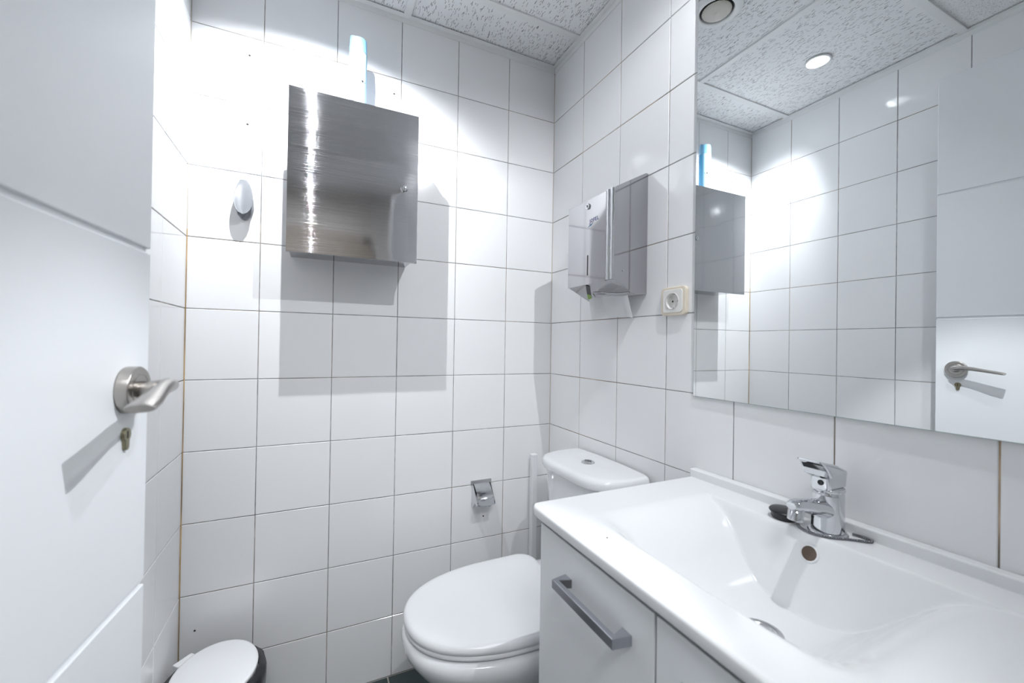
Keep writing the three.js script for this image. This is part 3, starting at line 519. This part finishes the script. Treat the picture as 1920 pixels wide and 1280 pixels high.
// ---------------------------------------------------------------- washbasin (one-piece top)
const TY = 0.802;
{
  const X0 = -0.4605, X1 = -0.002, Z0 = 0.701, Z1 = 1.351, ED = 0.0065;
  const g = thing('washbasin', 'white moulded washbasin top with shallow sloping bowl on the vanity', 'washbasin', [0, 0, 0]);
  const smin = (a, b, k) => { const h = Math.max(0, Math.min(1, 0.5 + 0.5 * (b - a) / k)); return b * (1 - h) + a * h - k * h * (1 - h); };
  // depth of the trough along the wall, read off the bowl's back crease
  const K = [[.70, 0], [.775, 0], [.81, .002], [.85, .020], [.88, .044], [.907, .073], [.938, .099], [.966, .113], [.994, .118], [1.02, .1195], [1.045, .118], [1.072, .112], [1.094, .102], [1.113, .087], [1.138, .062], [1.162, .038], [1.185, .018], [1.21, .006], [1.245, .0005], [1.27, 0], [1.36, 0]];
  const trough = (z) => { for (let i = 0; i + 1 < K.length; i++) if (z <= K[i + 1][0]) { const m = (q) => q <= 0 || q >= K.length - 1 ? 0 : (K[q + 1][1] - K[q - 1][1]) / (K[q + 1][0] - K[q - 1][0]); const h = K[i + 1][0] - K[i][0], t = (z - K[i][0]) / h; const t2 = t * t, t3 = t2 * t; return Math.max(0, (2 * t3 - 3 * t2 + 1) * K[i][1] + (t3 - 2 * t2 + t) * h * m(i) + (-2 * t3 + 3 * t2) * K[i + 1][1] + (t3 - t2) * h * m(i + 1)); } return 0; };
  const depth = (x, z) => { const tr = trough(z); if (tr < 1e-5) return 0; const b = Math.max(0, (-0.0865 - x)) / 0.40, f = Math.min(1, Math.max(0, (x + 0.392) / 0.062)); let d = Math.max(0, smin(tr, b, Math.min(0.006, tr))) * f * f * (3 - 2 * f); if (Math.hypot(x + 0.232, z - 1.020) < 0.0262) d += 0.05; return d; };
  const xs = [], zsn = []; const lineup = (a, b, n, arr) => { for (let i = 0; i <= n; i++) arr.push(a + (b - a) * i / n); };
  const edgeIn = [0, 0.0004, 0.0012, 0.0026, 0.0045, 0.0065];
  edgeIn.forEach(e => xs.push(X0 + e)); lineup(X0 + 0.0085, X1 - 0.002, 150, xs); xs.push(X1);
  edgeIn.forEach(e => zsn.push(Z0 + e)); lineup(Z0 + 0.0085, Z1 - 0.0085, 200, zsn); edgeIn.slice().reverse().forEach(e => zsn.push(Z1 - e));
  const drop = (x, z) => { const r = ED, q = (d) => Math.max(0, r - d); const a = q(x - X0), b = q(z - Z0) + q(Z1 - z); const s = Math.min(r, Math.hypot(a, b)); return r - Math.sqrt(Math.max(0, r * r - s * s)); };
  const RC = 0.022, corner = (x, z) => { // round the two outer corners in plan
    for (const [zc, s] of [[Z0 + RC, -1], [Z1 - RC, 1]]) { const a = (X0 + RC - x) / RC, b = s * (z - zc) / RC; if (a > 0 && b > 0) return [X0 + RC - RC * a * Math.sqrt(1 - b * b / 2), zc + s * RC * b * Math.sqrt(1 - a * a / 2)]; } return [x, z]; };
  const pos = [], uv = [], ix = [], nz = zsn.length, nx = xs.length;
  for (let i = 0; i < nx; i++) for (let j = 0; j < nz; j++) { const [x, z] = corner(xs[i], zsn[j]); pos.push(x, TY - depth(xs[i], zsn[j]) - drop(xs[i], zsn[j]), z); uv.push(xs[i], zsn[j]); }
  for (let i = 0; i + 1 < nx; i++) for (let j = 0; j + 1 < nz; j++) { const a = i * nz + j, b = a + 1, c = a + nz, d = c + 1; ix.push(a, b, d, a, d, c); }
  // skirt: outer edge down to the underside
  const ring = []; for (let j = 0; j < nz; j++) ring.push(j); for (let i = 1; i < nx; i++) ring.push(i * nz + nz - 1); for (let j = nz - 2; j >= 0; j--) ring.push((nx - 1) * nz + j); for (let i = nx - 2; i > 0; i--) ring.push(i * nz);
  const base = pos.length / 3; ring.forEach(r => { pos.push(pos[3 * r], 0.7855, pos[3 * r + 2]); uv.push(uv[2 * r], uv[2 * r + 1]); });
  const cx = (X0 + X1) / 2, cz = (Z0 + Z1) / 2; ring.forEach(r => { pos.push(pos[3 * r] + Math.sign(cx - pos[3 * r]) * 0.003, 0.7820, pos[3 * r + 2] + Math.sign(cz - pos[3 * r + 2]) * 0.003); uv.push(0, 0); });
  const n = ring.length; for (let k = 0; k < n; k++) { const l = (k + 1) % n; ix.push(ring[l], ring[k], base + k, ring[l], base + k, base + l); ix.push(base + l, base + k, base + n + k, base + l, base + n + k, base + n + l); }
  const gg = new THREE.BufferGeometry(); gg.setAttribute('position', new THREE.Float32BufferAttribute(pos, 3)); gg.setAttribute('uv', new THREE.Float32BufferAttribute(uv, 2)); gg.setIndex(ix); gg.computeVertexNormals();
  mesh('basin_top', gg, basinMat, g);
  mesh('upstand', rbox(0.021, 0.022, Z1 - Z0, 0.003, 3).translate(-0.0115, TY + 0.0075, (Z0 + Z1) / 2), basinMat, g);
  // overflow in the back slope
  const sl = Math.atan2(0.40, 1);
  const of = mesh('overflow', at(lathe([[0.0114, -0.002], [0.0116, 0.0010], [0.0135, 0.0012], [0.0150, 0.0]], 40).rotateX(Math.PI / 2).rotateY(-Math.PI / 2).rotateZ(sl * 0 - sl), -0.0985, 0.7735, 1.0145), basinMat, g);
  mesh('overflow_dark_disc', at(lathe([[0.0116, 0.0003], [0, -0.0004]], 32).rotateX(Math.PI / 2).rotateY(-Math.PI / 2).rotateZ(-sl), -0.0990, 0.7735, 1.0145), rust, of);  // rust-brown disc, dark in place of the opening's shade; no hole is cut
  mesh('drain', at(lathe([[0.0325, -0.0008], [0.0318, 0.0014], [0.0290, 0.0019], [0.0235, 0.0004], [0.0222, -0.004], [0.0218, -0.034], [0, -0.034]], 48), -0.232, TY - 0.1185, 1.020), chromeDull, g);
  mesh('strainer_bar', [box(0.043, 0.002, 0.0035), box(0.0035, 0.002, 0.043)].map(q => at(q, -0.232, TY - 0.1185 - 0.008, 1.020)), chromeDull, g);
}
// crumbs
tag(mesh('crumb', at(new THREE.IcosahedronGeometry(0.0022, 0), -0.19, TY - 0.1165, 1.072), rust), 'tiny brown crumb lying in the bowl of the washbasin', 'crumb');
tag(mesh('crumb', at(new THREE.IcosahedronGeometry(0.0012, 0), -0.415, TY + 0.0006, 0.884), rust), 'tiny dark speck on the flat rim of the washbasin', 'crumb');

// ---------------------------------------------------------------- mixer tap
{
  const g = thing('mixer_tap', 'chrome single-lever mixer tap on the washbasin rim', 'tap', [-0.0520, TY, 1.0175]);
  mesh('base_ring', lathe([[0, 0], [0.0285, 0], [0.0290, 0.0015], [0.0275, 0.0035], [0.0245, 0.0042], [0, 0.0042]], 48), chrome, g);
  mesh('body', lathe([[0.0240, 0.0030], [0.0236, 0.020], [0.0232, 0.045], [0.0232, 0.066], [0.0225, 0.070], [0.0205, 0.0735], [0, 0.074]], 56), chrome, g);
  // spout: sweeps forward (-x), slightly rising, rounded nose
  const sp = [[-.005, .040, .0170, .0190], [-.022, .044, .0160, .0170], [-.045, .0500, .0132, .0145], [-.068, .0555, .0112, .0130], [-.086, .0590, .0104, .0122], [-.097, .0600, .0090, .0112], [-.1025, .0602, .0055, .0075]];
  mesh('spout', loft(sp.map((p, i) => { const a = sp[Math.max(0, i - 1)], b = sp[Math.min(sp.length - 1, i + 1)], t = V(b[0] - a[0], b[1] - a[1], 0).normalize(), up = V(-t.y, t.x, 0); if (up.y < 0) up.negate(); return Array.from({ length: 28 }, (_, k) => { const q = k / 28 * Math.PI * 2; return V(p[0], p[1], 0).addScaledVector(up, Math.sin(q) * p[2]).addScaledVector(V(0, 0, 1), Math.cos(q) * p[3]); }); })), chrome, g);
  mesh('aerator', lathe([[0.0100, -0.0155], [0.0112, -0.0145], [0.0114, 0.004], [0, 0.004], [0, -0.0135], [0.0092, -0.0135], [0.0100, -0.0155]], 36).rotateZ(-0.22).translate(-0.0885, 0.0500, 0), chrome, g);
  // lever: angular cap over the cartridge rising into a forward blade
  const side = [[0.025, 0.0765], [0.0245, 0.1020], [0.0185, 0.1085], [-0.018, 0.1215], [-0.052, 0.1290], [-0.0565, 0.1295], [-0.0575, 0.1272], [-0.0480, 0.1215], [-0.0395, 0.1120], [-0.0330, 0.1010], [-0.0262, 0.0960], [-0.0245, 0.0765]];
  const lv = new THREE.ExtrudeGeometry(shapeOf(side), { depth: 0.040, bevelEnabled: true, bevelThickness: 0.0045, bevelSize: 0.003, bevelOffset: -0.003, bevelSegments: 4 }).translate(0, 0, -0.020);
  const lp = lv.attributes.position; for (let i = 0; i < lp.count; i++) { const x = lp.getX(i), y = lp.getY(i), k = Math.sqrt(Math.max(x < 0 ? 0.30 : 0.12, 1 - Math.min(1, (x < 0 && y > 0.1 ? 0 : Math.abs(x) / 0.0285)) ** 2)) * (x < -0.02 ? 1 - 0.25 * Math.min(1, (-0.02 - x) / 0.04) : 1); lp.setZ(i, lp.getZ(i) * k); }
  lv.computeVertexNormals();
  const l = mesh('lever', lv, chrome, g);
  mesh('collar', lathe([[0.0215, 0.071], [0.0240, 0.0725], [0.0244, 0.0760], [0.0230, 0.0785], [0, 0.0785]], 48), chrome, g);
  mesh('screw_cap', at(lathe([[0.0046, 0], [0.0042, 0.0012], [0.0028, 0.0014], [0, 0.0004]], 24).rotateZ(Math.PI / 2), -0.0262, 0.0885, 0.002), blackPlastic, l);
}
// plug and its chain lying round the tap
{
  const g = thing('sink_plug', 'black rubber sink plug with metal chain lying beside the tap', 'plug', [-0.062, TY, 0.951]);
  mesh('stopper', lathe([[0, 0.0002], [0.0195, 0.0002], [0.0212, 0.003], [0.0216, 0.0105], [0.0245, 0.0118], [0.0252, 0.0135], [0.0230, 0.0160], [0.013, 0.0182], [0.0, 0.0188]], 48).rotateX(0.05), blackPlastic, g);
  mesh('link', [at(new THREE.TorusGeometry(0.005, 0.0010, 8, 24), -0.004, 0.0165, 0.012, 1.2, 0.5, 0), tube([V(-.002, .0170, .014), V(-.006, .012, .022), V(-.010, .004, .030)], .0012, 20, 6)], chrome, g);
  // chain: balls strung along a loop round the base of the tap
  const c = [V(-.010, .003, .030), V(-.020, .0022, .040), V(-.0245, .0022, .054), V(-.0225, .0022, .070), V(-.012, .0022, .086), V(.006, .0022, .0985), V(.019, .0026, .112), V(.029, .0026, .1195), V(.0355, .0026, .1185), V(.0375, .0026, .111), V(.0365, .0026, .101), V(.0345, .0026, .093)];
  const cv = new THREE.CatmullRomCurve3(c, false, 'centripetal'), nb = 46, parts = [];
  const bead = new THREE.IcosahedronGeometry(0.0023, 1);
  for (let i = 0; i <= nb; i++) { const p = cv.getPointAt(i / nb); parts.push(at(bead, p.x, p.y, p.z)); }
  parts.push(tube(c, 0.0006, 120, 5));
  mesh('chain', parts, phys({ color: lin(0.20, 0.205, 0.22), metalness: 1, roughness: 0.25 }), g);
}

renderer.render(scene, camera);
